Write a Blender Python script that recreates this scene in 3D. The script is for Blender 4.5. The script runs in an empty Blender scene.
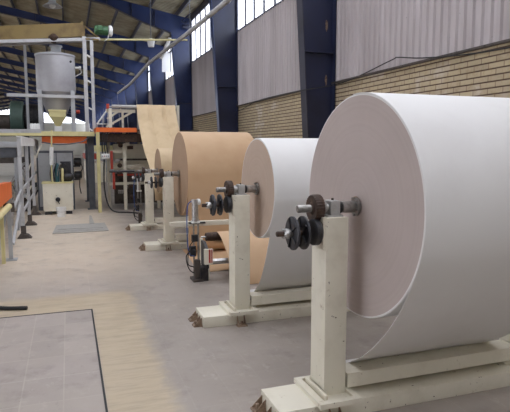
import bpy, bmesh, math, random
from mathutils import Vector, Matrix
random.seed(7)
scn = bpy.context.scene
COL = scn.collection
PI = math.pi

# ------------------------------------------------------------------ camera
F, CH, VX, VY = 530., 1.6, 68., 147.
PIT = math.atan((206 - VY) / F)
YAW = math.atan((255 - VX) / F * math.cos(PIT))
cam = bpy.data.cameras.new('camera')
camo = bpy.data.objects.new('camera', cam)
COL.objects.link(camo)
cam.sensor_fit = 'HORIZONTAL'
cam.sensor_width = 36
cam.lens = 36 * F / 510
cam.clip_end = 400
camo.location = (0, 0, CH)
camo.rotation_euler = (PI / 2 - PIT, 0, -YAW)
scn.camera = camo
FW = Vector((math.sin(YAW) * math.cos(PIT), math.cos(YAW) * math.cos(PIT), -math.sin(PIT)))
RT = Vector((math.cos(YAW), -math.sin(YAW), 0))
UP = RT.cross(FW)

def at(x, y, Y):
    """a photo point at distance Y down the hall, in metres"""
    d = FW + RT * (x - 255) / F - UP * (y - 206) / F
    return Vector((0, 0, CH)) + d * (Y / d.y)

# ------------------------------------------------------------------ materials
def lin(c):
    return tuple(((v / 255) / 12.92 if v <= 10 else ((v / 255 + .055) / 1.055) ** 2.4) for v in c) + (1,)

class NT:
    def __init__(s, name):
        s.m = bpy.data.materials.new(name)
        s.m.use_nodes = True
        s.t = s.m.node_tree
        s.b = s.t.nodes['Principled BSDF']
        s.tc = s.n('ShaderNodeTexCoord')
    def n(s, k, **kw):
        o = s.t.nodes.new(k)
        for a, v in kw.items():
            setattr(o, a, v)
        return o
    def l(s, a, b):
        s.t.links.new(a, b)
    def math(s, op, a, b=None, c=None):
        o = s.n('ShaderNodeMath', operation=op)
        for i, v in enumerate((a, b, c)):
            if v is None: continue
            if isinstance(v, (int, float)): o.inputs[i].default_value = v
            else: s.l(v, o.inputs[i])
        return o.outputs[0]
    def noise(s, scale, detail=3, rough=.55, vec=None, stretch=None):
        o = s.n('ShaderNodeTexNoise')
        o.inputs['Scale'].default_value = scale
        o.inputs['Detail'].default_value = detail
        o.inputs['Roughness'].default_value = rough
        v = vec or s.tc.outputs['Object']
        if stretch:
            mp = s.n('ShaderNodeMapping')
            mp.inputs['Scale'].default_value = stretch
            s.l(v, mp.inputs['Vector']); v = mp.outputs[0]
        s.l(v, o.inputs['Vector'])
        return o.outputs['Fac']
    def mix(s, fac, a, b, blend='MIX'):
        o = s.n('ShaderNodeMix', data_type='RGBA', blend_type=blend)
        for k, v in ((0, fac), (6, a), (7, b)):
            if isinstance(v, (int, float)): o.inputs[k].default_value = v
            elif isinstance(v, tuple): o.inputs[k].default_value = v
            else: s.l(v, o.inputs[k])
        return o.outputs[2]
    def ramp(s, v, a, b, lo=0., hi=1.):
        o = s.n('ShaderNodeMapRange')
        o.interpolation_type = 'SMOOTHSTEP'
        s.l(v, o.inputs[0])
        for i, x in zip((1, 2, 3, 4), (a, b, lo, hi)): o.inputs[i].default_value = x
        return o.outputs[0]
    def bump(s, h, strength=.3, dist=.01):
        o = s.n('ShaderNodeBump')
        o.inputs['Strength'].default_value = strength
        o.inputs['Distance'].default_value = dist
        s.l(h, o.inputs['Height'])
        s.l(o.outputs[0], s.b.inputs['Normal'])
    def col(s, v):
        if isinstance(v, tuple): s.b.inputs['Base Color'].default_value = v
        else: s.l(v, s.b.inputs['Base Color'])
    def set(s, rough=.6, metal=0., spec=.5):
        s.b.inputs['Roughness'].default_value = rough
        s.b.inputs['Metallic'].default_value = metal
        s.b.inputs['Specular IOR Level'].default_value = spec

def paint(name, c, c2=None, rough=.5, metal=0., scale=6., amt=.5, spec=.5, bump=0., lo=.45, hi=.7):
    m = NT(name)
    c2 = c2 or tuple(int(v * .8) for v in c)
    f = m.ramp(m.noise(scale, 4, .6), lo, hi, 0, amt)
    m.col(m.mix(f, lin(c), lin(c2)))
    m.set(rough, metal, spec)
    if bump: m.bump(m.noise(scale * 12, 2), bump, .003)
    return m.m

M = {}
def cream():
    m = NT('cream_paint')
    base = m.mix(m.ramp(m.noise(5, 4, .6), .45, .75, 0, .55), lin((222, 216, 199)), lin((198, 189, 170)))
    chips = m.ramp(m.noise(26, 3, .7), .69, .72)
    rust = m.ramp(m.noise(9, 5, .7), .63, .72, 0, .7)
    c = m.mix(rust, base, lin((150, 128, 98)))
    m.col(m.mix(chips, c, lin((70, 52, 42))))
    m.set(.5)
    return m.m
M['cream'] = cream()
M['rust'] = paint('rusty_steel', (146, 124, 104), (84, 62, 50), .7, .2, 18, .9)
M['white_paper'] = paint('white_paper', (222, 220, 218), (214, 211, 209), .62, 0, 2.2, .5, .25)
M['kraft_paper'] = paint('kraft_paper', (200, 168, 134), (190, 156, 122), .6, 0, 1.6, .7, .25)
M['kraft_light'] = paint('kraft_paper_light', (203, 180, 146), (188, 164, 130), .6, 0, 2.5, .7, .25)

def face(name, c, c2):
    """end of a wound roll: fine concentric layers about the X axis (object origin on the roll axis)"""
    m = NT(name)
    sx = m.n('ShaderNodeSeparateXYZ'); m.l(m.tc.outputs['Object'], sx.inputs[0])
    r = m.math('SQRT', m.math('ADD', m.math('POWER', sx.outputs[1], 2.), m.math('POWER', sx.outputs[2], 2.)))
    cmb = m.n('ShaderNodeCombineXYZ'); m.l(r, cmb.inputs[0])
    rings = m.noise(38, 3, .7, cmb.outputs[0])
    blot = m.noise(3.2, 4, .6)
    f = m.math('ADD', m.math('MULTIPLY', rings, .55), m.math('MULTIPLY', blot, .45))
    m.col(m.mix(m.ramp(f, .25, .9, 0, 1), lin(c), lin(c2)))
    m.set(.8, 0, .2)
    m.bump(rings, .06, .002)
    return m.m
M['white_face'] = face('roll_end_grey', (186, 173, 168), (172, 158, 152))
M['mixed_face'] = face('roll_end_pinkish', (192, 172, 156), (176, 154, 138))
M['kraft_face'] = face('roll_end_kraft', (176, 150, 126), (158, 132, 110))
M['core_board'] = paint('core_board', (150, 130, 108), (110, 92, 76), .8, 0, 20)
M['steel'] = paint('bright_steel', (190, 188, 186), (120, 116, 112), .3, .85, 25, .6)
M['worn_steel'] = paint('worn_steel', (150, 147, 143), (92, 82, 74), .42, .7, 22, .8)
M['grey_block'] = paint('grey_paint', (176, 174, 172), (140, 136, 130), .5, .2, 15)
M['black_iron'] = paint('black_iron', (42, 42, 46), (72, 68, 66), .5, .3, 16, .7)
M['disc_iron'] = paint('brake_disc_iron', (62, 62, 66), (42, 39, 40), .45, .6, 14, .7)
M['gear_brown'] = paint('brown_iron', (62, 46, 38), (94, 72, 56), .6, .3, 22, .8)
M['black_rubber'] = paint('black_rubber', (30, 30, 32), (46, 44, 44), .6)
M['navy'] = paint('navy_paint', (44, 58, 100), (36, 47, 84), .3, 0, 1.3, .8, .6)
M['navy_shaded'] = paint('navy_paint_shaded', (38, 43, 68), (31, 35, 55), .33, 0, 1.1, .8, .5)  # darker copy of navy, the near columns' shade put into the colour
M['purlin'] = paint('purlin_paint', (56, 56, 70), (40, 38, 44), .6, 0, 2)
M['galv'] = paint('galvanised_grey', (178, 180, 184), (150, 150, 152), .45, .35, 5)
M['grey_steel'] = paint('light_grey_paint', (186, 186, 188), (150, 148, 146), .5, .1, 6)
M['dark_grey'] = paint('dark_grey_paint', (92, 96, 104), (68, 68, 74), .5, .1, 6)
M['silo'] = paint('silo_grey', (156, 154, 157), (140, 137, 140), .42, .15, 2.5, .8)
M['yellow'] = paint('yellow_paint', (126, 106, 62), (102, 82, 48), .55, 0, 3, .9)
M['pale_yellow'] = paint('pale_yellow_paint', (214, 204, 150), (190, 178, 128), .55, 0, 5)
M['orange'] = paint('orange_paint', (232, 112, 44), (206, 92, 36), .5, 0, 6)
M['red'] = paint('red_paint', (176, 62, 44), (140, 48, 36), .5, 0, 8)
M['green'] = paint('green_paint', (66, 108, 72), (46, 80, 56), .45, 0, 8)
M['dark_green'] = paint('dark_green_paint', (82, 102, 94), (60, 78, 72), .45, .1, 4)
M['blue_hose'] = paint('blue_hose', (50, 92, 160), (40, 72, 130), .4)
M['white'] = paint('white_paint', (228, 228, 226), (206, 204, 200), .45, 0, 8)
M['beltgrey'] = paint('belt_grey', (168, 164, 156), (138, 134, 128), .65, 0, 4)
M['teal'] = paint('teal_paint', (40, 84, 92), (30, 62, 70), .45, 0, 10)
M['dust_dark'] = paint('dusty_dark_steel', (82, 74, 68), (52, 46, 44), .7, .1, 9, .9)
M['pale_wall'] = paint('pale_wall_paint', (206, 206, 200), (186, 186, 180), .8, 0, .6)
M['drain'] = paint('grating_grey', (172, 168, 162), (140, 136, 130), .7, .1, 10)

def siding():
    m = NT('corrugated_siding')
    f = m.noise(.9, 4, .6, stretch=(1, 2.2, .35))
    c = m.mix(m.ramp(f, .35, .7), lin((188, 180, 181)), lin((170, 161, 161)))
    dirt = m.ramp(m.noise(30, 2, .6), .74, .77, 0, .7)
    m.col(m.mix(dirt, c, lin((90, 76, 66))))
    m.set(.5, 0, .4)
    return m.m
M['siding'] = siding()

def brick():
    m = NT('brick_wall')
    sx = m.n('ShaderNodeSeparateXYZ'); m.l(m.tc.outputs['Object'], sx.inputs[0])
    cb = m.n('ShaderNodeCombineXYZ')
    m.l(sx.outputs[1], cb.inputs[0]); m.l(sx.outputs[2], cb.inputs[1])
    br = m.n('ShaderNodeTexBrick')
    m.l(cb.outputs[0], br.inputs['Vector'])
    br.inputs['Scale'].default_value = 1.
    br.inputs['Brick Width'].default_value = .24
    br.inputs['Row Height'].default_value = .074
    br.inputs['Mortar Size'].default_value = .0085
    br.inputs['Mortar Smooth'].default_value = .25
    br.inputs['Bias'].default_value = 0.
    br.inputs['Color1'].default_value = lin((188, 172, 142))
    br.inputs['Color2'].default_value = lin((176, 160, 136))
    br.inputs['Mortar'].default_value = lin((150, 132, 112))
    white = m.ramp(m.noise(1.1, 3, .6, cb.outputs[0]), .55, .68, 0, .8)
    c = m.mix(white, br.outputs['Color'], lin((206, 196, 184)))
    fr = m.math('FRACT', m.math('DIVIDE', sx.outputs[2], .074))
    dv = m.math('ABSOLUTE', m.math('SUBTRACT', fr, .5))
    bed = m.ramp(dv, .32, .46)
    c = m.mix(m.math('MULTIPLY', br.outputs['Fac'], .2), c, lin((120, 100, 84)))
    c = m.mix(bed, c, lin((92, 74, 64)))
    c = m.mix(m.ramp(m.noise(14, 3), .5, .75, 0, .35), c, lin((140, 116, 80)))
    m.col(c)
    m.set(.9, 0, .2)
    m.bump(m.math('SUBTRACT', 1., bed), .6, .012)
    return m.m
M['brick'] = brick()

def floor_mat():
    m = NT('tiled_concrete_floor')
    ob = m.tc.outputs['Object']
    sx = m.n('ShaderNodeSeparateXYZ'); m.l(ob, sx.inputs[0])
    mp = m.n('ShaderNodeMapping'); m.l(ob, mp.inputs['Vector'])
    mp.inputs['Location'].default_value = (.085, .03, 0)
    br = m.n('ShaderNodeTexBrick')
    m.l(mp.outputs[0], br.inputs['Vector'])
    br.offset = 0.
    br.inputs['Scale'].default_value = 1.
    br.inputs['Brick Width'].default_value = .257
    br.inputs['Row Height'].default_value = .385
    br.inputs['Mortar Size'].default_value = .006
    br.inputs['Mortar Smooth'].default_value = .6
    br.inputs['Color1'].default_value = lin((172, 161, 154))
    br.inputs['Color2'].default_value = lin((158, 148, 142))
    br.inputs['Mortar'].default_value = lin((178, 169, 160))
    clear = m.ramp(sx.outputs[0], .2, .5, 0, .6)
    dusty = m.math('MAXIMUM', m.ramp(m.noise(.55, 4, .6), .35, .65, 0, .75), clear)
    dusty = m.math('MULTIPLY', dusty, m.ramp(m.noise(5, 5, .7), .25, .5, .55, 1))
    c = m.mix(m.math('MULTIPLY', clear, 1.), br.outputs['Color'], lin((134, 126, 121)))  # fades tile lines on the right; darker tone also paints the rolls' shading
    c = m.mix(m.math('MULTIPLY', dusty, .8), c, lin((168, 158, 147)))
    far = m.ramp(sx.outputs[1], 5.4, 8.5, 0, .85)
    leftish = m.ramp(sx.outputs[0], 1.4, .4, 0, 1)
    c = m.mix(m.math('MULTIPLY', far, leftish), c, lin((214, 198, 178)))  # paler far left floor: dust, plus reflected daylight put into the colour
    sm = m.ramp(m.noise(3.4, 5, .7), .5, .74, 0, .55)
    c = m.mix(m.math('MULTIPLY', sm, .7), c, lin((112, 104, 100)))
    sm2 = m.ramp(m.noise(7., 5, .65), .56, .78, 0, .45)
    c = m.mix(sm2, c, lin((186, 177, 168)))
    sc2 = m.ramp(m.noise(11, 6, .75, stretch=(1, .5, 1)), .6, .72, 0, .4)
    c = m.mix(sc2, c, lin((110, 101, 97)))
    sc3 = m.ramp(m.noise(4.5, 7, .8, stretch=(1.3, .8, 1)), .57, .66, 0, .4)
    c = m.mix(sc3, c, lin((184, 174, 166)))
    # poured strip beside and behind the pit cover, worn edges of its own
    w = m.math('MULTIPLY', m.math('SUBTRACT', m.noise(6, 4, .7), .5), .22)
    x = m.math('ADD', sx.outputs[0], w); y = m.math('ADD', sx.outputs[1], w)
    a = m.math('MULTIPLY', m.ramp(sx.outputs[0], .168, .178), m.ramp(x, .66, .52))
    a = m.math('MULTIPLY', a, m.ramp(y, 6.1, 5.8))
    b = m.math('MULTIPLY', m.ramp(sx.outputs[1], 5.36, 5.38), m.ramp(y, 6.1, 5.8))
    b = m.math('MULTIPLY', b, m.ramp(x, .66, .52))
    st = m.math('MAXIMUM', a, b)
    sc_ = m.mix(m.ramp(m.noise(5, 5, .7, stretch=(.5, 3, 1)), .4, .7), lin((190, 173, 146)), lin((170, 154, 130)))
    c = m.mix(m.math('MULTIPLY', st, .85), c, sc_)
    m.col(c)
    rg = m.ramp(m.noise(2.5, 4), .3, .7, .38, .62)
    m.l(rg, m.b.inputs['Roughness'])
    m.b.inputs['Specular IOR Level'].default_value = .4
    m.bump(m.noise(18, 4), .12, .004)
    return m.m
M['floor'] = floor_mat()

def roof_mat():
    m = NT('roof_sheet')
    sx = m.n('ShaderNodeSeparateXYZ'); m.l(m.tc.outputs['Object'], sx.inputs[0])
    w = m.math('SINE', m.math('MULTIPLY', sx.outputs[1], 2 * PI / .19))
    c = m.mix(m.ramp(m.noise(1.2, 4, .65), .35, .7), lin((166, 158, 134)), lin((128, 119, 98)))
    m.col(c)
    m.set(.6, 0, .3)
    m.bump(w, .8, .03)
    return m.m
M['roof'] = roof_mat()

def pane_mat():
    m = NT('translucent_glazing')
    m.t.nodes.remove(m.b)
    tr = m.n('ShaderNodeBsdfTransparent'); tr.inputs[0].default_value = (.66, .67, .68, 1)
    tl = m.n('ShaderNodeBsdfTranslucent'); tl.inputs[0].default_value = (.75, .76, .77, 1)
    mx = m.n('ShaderNodeMixShader'); mx.inputs[0].default_value = .25
    m.l(tr.outputs[0], mx.inputs[1]); m.l(tl.outputs[0], mx.inputs[2])
    out = [n for n in m.t.nodes if n.type == 'OUTPUT_MATERIAL'][0]
    m.l(mx.outputs[0], out.inputs[0])
    return m.m
M['pane'] = pane_mat()
def sheet_white():
    m = NT('white_plastic_sheet')
    m.col(lin((240, 240, 240))); m.set(.5)
    m.b.inputs['Transmission Weight'].default_value = 0
    tl = m.n('ShaderNodeBsdfTranslucent'); tl.inputs[0].default_value = (.95, .95, .95, 1)
    mx = m.n('ShaderNodeMixShader'); mx.inputs[0].default_value = .6
    m.l(m.b.outputs[0], mx.inputs[1]); m.l(tl.outputs[0], mx.inputs[2])
    out = [n for n in m.t.nodes if n.type == 'OUTPUT_MATERIAL'][0]
    m.l(mx.outputs[0], out.inputs[0])
    return m.m
M['plastic'] = sheet_white()

# ------------------------------------------------------------------ mesh building
class MB:
    """collects shapes in world metres; build() links them as ONE mesh object"""
    def __init__(s, o=(0, 0, 0)):
        s.b = bmesh.new(); s.o = Vector(o); s.mi = 0; s.smooth = False
    def _faces(s, fs, sm=None):
        for f in fs:
            f.material_index = s.mi
            f.smooth = s.smooth if sm is None else sm
    def box(s, x0, x1, y0, y1, z0, z1, bev=0.):
        vs = [s.b.verts.new((x, y, z)) for x in (x0, x1) for y in (y0, y1) for z in (z0, z1)]
        q = ((0, 1, 3, 2), (4, 6, 7, 5), (0, 4, 5, 1), (2, 3, 7, 6), (0, 2, 6, 4), (1, 5, 7, 3))
        fs = [s.b.faces.new([vs[i] for i in f]) for f in q]
        s._faces(fs, False)
        if bev:
            es = list({e for f in fs for e in f.edges})
            r = bmesh.ops.bevel(s.b, geom=es, offset=bev, segments=2, affect='EDGES', profile=.6)
            s._faces(r['faces'], False)
        return s
    def prism(s, pts, d):
        """closed outline (3-D points in one plane) swept by vector d"""
        d = Vector(d)
        a = [s.b.verts.new(p) for p in pts]; b = [s.b.verts.new(Vector(p) + d) for p in pts]
        n = len(a)
        fs = [s.b.faces.new(a[::-1]), s.b.faces.new(b)]
        for i in range(n):
            fs.append(s.b.faces.new((a[i], a[(i + 1) % n], b[(i + 1) % n], b[i])))
        s._faces(fs, False)
        return s
    def ring_sweep(s, rings, close=False, caps=True, sm=True):
        R = [[s.b.verts.new(p) for p in r] for r in rings]
        n = len(R[0]); k = len(R)
        for i in range(k if close else k - 1):
            a, b = R[i], R[(i + 1) % k]
            fs = [s.b.faces.new((a[j], a[(j + 1) % n], b[(j + 1) % n], b[j])) for j in range(n)]
            s._faces(fs, sm)
        if caps and not close:
            s._faces([s.b.faces.new(R[0][::-1]), s.b.faces.new(R[-1])], False)
        return s
    def bar(s, a, b, w, h=None, up=(0, 0, 1)):
        """rectangular bar from a to b"""
        a, b = Vector(a), Vector(b); h = h or w
        d = (b - a).normalized(); u = Vector(up)
        if abs(d.dot(u)) > .95: u = Vector((0, 1, 0))
        r = d.cross(u).normalized() * w / 2; u = r.cross(d).normalized() * h / 2
        return s.ring_sweep([[p + r + u, p - r + u, p - r - u, p + r - u] for p in (a, b)], sm=False)
    def tube(s, pts, r, n=12, close=False):
        P = [Vector(p) for p in pts]
        rr = r if isinstance(r, (list, tuple)) else [r] * len(P)
        rings = []
        u = None
        for i, p in enumerate(P):
            if close: t = P[(i + 1) % len(P)] - P[i - 1]
            elif i == 0: t = P[1] - p
            elif i == len(P) - 1: t = p - P[-2]
            else: t = (P[i + 1] - p).normalized() + (p - P[i - 1]).normalized()
            t.normalize()
            if u is None:
                u = Vector((0, 0, 1)) if abs(t.z) < .9 else Vector((0, 1, 0))
            u = (u - t * u.dot(t)).normalized()
            v = t.cross(u)
            rings.append([p + (u * math.cos(a) + v * math.sin(a)) * rr[i] for a in [2 * PI * k / n for k in range(n)]])
        return s.ring_sweep(rings, close=close)
    def lathe(s, c, prof, axis='z', n=32, caps=True):
        """prof: (radius, height) pairs along the axis from point c"""
        c = Vector(c); rings = []
        for r, h in prof:
            ring = []
            for k in range(n):
                a = 2 * PI * k / n
                p, q = r * math.cos(a), r * math.sin(a)
                ring.append(c + Vector({'z': (p, q, h), 'x': (h, p, q), 'y': (q, h, p)}[axis]))
            rings.append(ring)
        s.ring_sweep(rings, caps=caps, sm=True)
        return s
    def build(s, name, mat, parent=None, auto=True):
        for v in s.b.verts: v.co -= s.o
        bmesh.ops.recalc_face_normals(s.b, faces=s.b.faces[:])
        me = bpy.data.meshes.new(name)
        s.b.to_mesh(me); s.b.free()
        for m in (mat if isinstance(mat, list) else [mat]): me.materials.append(m)
        if auto:
            try: me.set_sharp_from_angle(angle=math.radians(38))
            except Exception: pass
        o = bpy.data.objects.new(name, me)
        COL.objects.link(o)
        if parent is not None:
            o.parent = parent
            o.location = s.o - origin(parent)
        else:
            o.location = s.o
        return o

def origin(o):
    v = Vector(o.location)
    while o.parent: o = o.parent; v += o.location
    return v

def tag(o, label=None, cat=None, group=None, kind=None):
    if label: o['label'] = label
    if cat: o['category'] = cat
    if group: o['group'] = group
    if kind: o['kind'] = kind
    return o

def thing(name, loc, label, cat, group=None):
    o = bpy.data.objects.new(name, None); o.empty_display_size = .1
    COL.objects.link(o); o.location = loc
    return tag(o, label, cat, group)

def struct(name, mb, mat, parent=None):
    o = mb.build(name, mat, parent)
    if parent is None: o['kind'] = 'structure'
    return o

def part(name, mb, mat, root, label=None):
    mb.o = origin(root) if mb.o.length == 0 else mb.o
    o = mb.build(name, mat, root)
    if label: o['label'] = label
    return o

def copy_tree(o, parent=None):
    c = o.copy(); COL.objects.link(c)
    if parent is not None: c.parent = parent
    for ch in list(o.children): copy_tree(ch, c)
    return c

def smooth_line(pts, k=6):
    P = [Vector(p) for p in pts]; P = [P[0] * 2 - P[1]] + P + [P[-1] * 2 - P[-2]]
    out = []
    for i in range(1, len(P) - 2):
        a, b, c, d = P[i - 1:i + 3]
        for j in range(k):
            t = j / k
            out.append(.5 * ((2 * b) + (c - a) * t + (2 * a - 5 * b + 4 * c - d) * t * t + (3 * b - a - 3 * c + d) * t ** 3))
    out.append(P[-2])
    return out

def sheet(x0, x1, prof, th=.004, k=6, wob=0.):
    """paper sheet: (y, z) profile swept along X, with real thickness"""
    pts = smooth_line([(0, y, z) for y, z in prof], k)
    mb = MB()
    n = len(pts); nx = 8
    grid = []
    for side in (0, 1):
        g = []
        for i, p in enumerate(pts):
            t = (pts[min(i + 1, n - 1)] - pts[max(i - 1, 0)]).normalized()
            nr = Vector((0, -t.z, t.y)) * (th / 2 if side else -th / 2)
            g.append([mb.b.verts.new((x0 + (x1 - x0) * j / nx, p.y + nr.y + wob * math.sin(j * 2.1 + i * .05) * min(1, i / 6, (n - 1 - i) / 6), p.z + nr.z)) for j in range(nx + 1)])
        grid.append(g)
    A, B = grid
    fs = []
    for i in range(n - 1):
        for j in range(nx):
            fs.append(mb.b.faces.new((A[i][j], A[i][j + 1], A[i + 1][j + 1], A[i + 1][j])))
            fs.append(mb.b.faces.new((B[i][j], B[i + 1][j], B[i + 1][j + 1], B[i][j + 1])))
    mb._faces(fs, True); fs = []
    for i in range(n - 1):
        fs.append(mb.b.faces.new((A[i][0], A[i + 1][0], B[i + 1][0], B[i][0])))
        fs.append(mb.b.faces.new((A[i][nx], B[i][nx], B[i + 1][nx], A[i + 1][nx])))
    for j in range(nx):
        fs.append(mb.b.faces.new((A[0][j], B[0][j], B[0][j + 1], A[0][j + 1])))
        fs.append(mb.b.faces.new((A[-1][j], A[-1][j + 1], B[-1][j + 1], B[-1][j])))
    mb._faces(fs, False)
    return mb

# ------------------------------------------------------------------ the hall
XR, XL, XRID = 4.75, -20.75, -8.0
Y0, Y1 = -8.0, 112.0
ZE = 6.75
SL = .187
def zroof(x): return ZE + SL * (XR - x) if x > XRID else ZE + SL * (x - XL)

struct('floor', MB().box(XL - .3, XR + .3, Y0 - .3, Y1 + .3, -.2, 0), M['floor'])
fl = bpy.data.objects['floor']
# narrow open joint round the pit cover
j = MB(); j.box(-2.6, .171, 5.352, 5.366, .0, .003).box(.157, .171, -2, 5.352, .0, .003)
part('pit_joint', j, M['black_rubber'], fl)
# brick base of the right wall
struct('wall_right', MB().box(XR, XR + .22, Y0, Y1, 0, 2.8), M['brick'])
wr = bpy.data.objects['wall_right']
def corrugated(x, ya, yb, za, zb, pitch=.15, dep=.028, side=-1):
    mb = MB(); pts = []
    y = ya
    while y < yb - .001:
        for dy, dx in ((0, 0), (.055, 0), (.075, 1), (.13, 1)):
            if y + dy < yb: pts.append((x + side * dep * dx, y + dy))
        y += pitch
    pts.append((x, yb))
    lo = [mb.b.verts.new((px, py, za)) for px, py in pts]; hi = [mb.b.verts.new((px, py, zb)) for px, py in pts]
    lo2 = [mb.b.verts.new((px - side * .004, py, za)) for px, py in pts]; hi2 = [mb.b.verts.new((px - side * .004, py, zb)) for px, py in pts]
    for i in range(len(pts) - 1):
        mb.b.faces.new((lo[i], lo[i + 1], hi[i + 1], hi[i])); mb.b.faces.new((lo2[i], hi2[i], hi2[i + 1], lo2[i + 1]))
    return mb
part('siding', corrugated(XR - .01, Y0, Y1, 2.8, 4.89), M['siding'], wr)
part('flashing', MB().box(XR - .05, XR, Y0, Y1, 2.775, 2.805), M['dust_dark'], wr)
part('eave_panel', MB().box(XR - .02, XR + .05, Y0, Y1, 6.5, 6.78), M['purlin'], wr)
struct('wall_left', MB().box(XL - .2, XL, Y0, -2, 0, 4.9).box(XL - .2, XL, 10, Y1, 0, 4.9).box(XL - .2, XL, -2, 10, 4.6, 4.9).box(XL - .2, XL, Y0, Y1, 6.5, 6.8), M['pale_wall'])
struct('added_door_1', MB().box(XL - .22, XL + .05, -2.15, -2, 0, 4.75).box(XL - .22, XL + .05, 10, 10.15, 0, 4.75).box(XL - .22, XL + .05, -2, 10, 4.6, 4.75), M['purlin'])  # unseen open doorway, added to brighten the left-facing roll ends and posts
struct('ground', MB().box(XL - 60, XL - .31, -40, 60, -.3, -.05), M['pale_wall'])
# gable walls, glazed above 6.4 m at the far end
struct('wall_back', MB().box(XL, XR, Y1, Y1 + .2, 0, 6.3), M['pale_wall'])
wb = MB(); wb.prism([(XL, Y0, 0), (XR, Y0, 0), (XR, Y0, ZE), (XRID, Y0, zroof(XRID)), (XL, Y0, ZE)], (0, -.2, 0))
struct('wall_front', wb, M['pale_wall'])

FY = [-2.9 + 6.0 * k for k in range(19)]     # steel frames
FY = [3.1 + 6.0 * (k - 1) for k in range(19)]

# roof sheets with openings for skylights; (y0, y1) unseen bays, placed and sized for their light, x range
SKY = [(-1.6, .2), (2.4, 4.0), (6.2, 7.8), (11.4, 13.4)]
SX0, SX1 = -1.5, 3.9
SKYL = [(y, y + 2.6) for y in range(10, 100, 6)]  # left slope bays, added to brighten the far floor
def roofslab(mb, xa, xb, ya, yb):
    mb.prism([(xa, ya, zroof(xa)), (xb, ya, zroof(xb)), (xb, ya, zroof(xb) + .03), (xa, ya, zroof(xa) + .03)], (0, yb - ya, 0))
rb = MB()
roofslab(rb, SX1, XR + .25, Y0, Y1); roofslab(rb, XRID + .0005, SX0, Y0, Y1)
ys = Y0
for a, b in SKY:
    roofslab(rb, SX0, SX1, ys, a); ys = b
roofslab(rb, SX0, SX1, ys, Y1)
ZX0, ZX1 = -18.5, -12.5
roofslab(rb, XL - .25, ZX0, Y0, Y1); roofslab(rb, ZX1, XRID - .0005, Y0, Y1)
ys = Y0
for a, b in SKYL:
    roofslab(rb, ZX0, ZX1, ys, a); ys = b
roofslab(rb, ZX0, ZX1, ys, Y1)
struct('ceiling', rb, M['roof'])

def portal(name, cx, cy, cz, sx, sy, rot):
    L = bpy.data.lights.new(name, 'AREA'); L.shape = 'RECTANGLE'; L.size = sx; L.size_y = sy
    L.energy = 1
    L.cycles.is_portal = True
    o = bpy.data.objects.new(name, L); COL.objects.link(o); o.location = (cx, cy, cz); o.rotation_euler = rot

nwin = 0
portal('added_door_portal', XL - .25, 4.0, 2.3, 12, 4.5, (0, -PI / 2, 0))
def next_window(mb, mat):
    global nwin
    nwin += 1
    o = mb.build('window_%d' % nwin, mat); o['kind'] = 'structure'
    return o
tilt = math.atan(SL)
for a, b in SKY:
    cx = (SX0 + SX1) / 2
    portal('skylight_portal', cx, (a + b) / 2, zroof(cx) + .05, (SX1 - SX0), b - a, (0, tilt, 0))
for a, b in SKYL:
    if a > 40: continue
    cx = (ZX0 + ZX1) / 2
    portal('skylight_portal', cx, (a + b) / 2, zroof(cx) + .05, (ZX1 - ZX0), b - a, (0, -tilt, 0))

# side window band, one window per bay, with its frame
for k, y in enumerate(FY[:-1]):
    a, b = y + .02, y + 5.98
    if a < -4: continue
    p = MB(); p.box(XR + .005, XR + .012, a, b, 4.93, 6.5)
    w = next_window(p, M['pane'])
    f = MB(); f.box(XR - .03, XR + .03, a, b, 4.885, 4.935); f.box(XR - .03, XR + .03, a, b, 6.05, 6.13)
    yy = a
    n = 8
    for i in range(n + 1):
        c = a + (b - a) * i / n
        f.box(XR - .025, XR + .03, c - .028, c + .028, 4.93, 6.5)
    part('window_frame', f, M['purlin'], w)
    if y < 46: portal('window_portal', XR + .25, (a + b) / 2, 5.7, 5.9, 1.55, (0, PI / 2, 0))
for (a, b) in ((Y0, 34.), (34., 76.), (76., Y1)):
    next_window(MB().box(XL - .1, XL - .09, a, b, 4.9, 6.5), M['pane'])
g = MB(); g.prism([(XL, Y1 + .1, 6.3), (XR, Y1 + .1, 6.3), (XR, Y1 + .1, ZE), (XRID, Y1 + .1, zroof(XRID)), (XL, Y1 + .1, ZE)], (0, .01, 0))
next_window(g, M['pane'])

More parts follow.
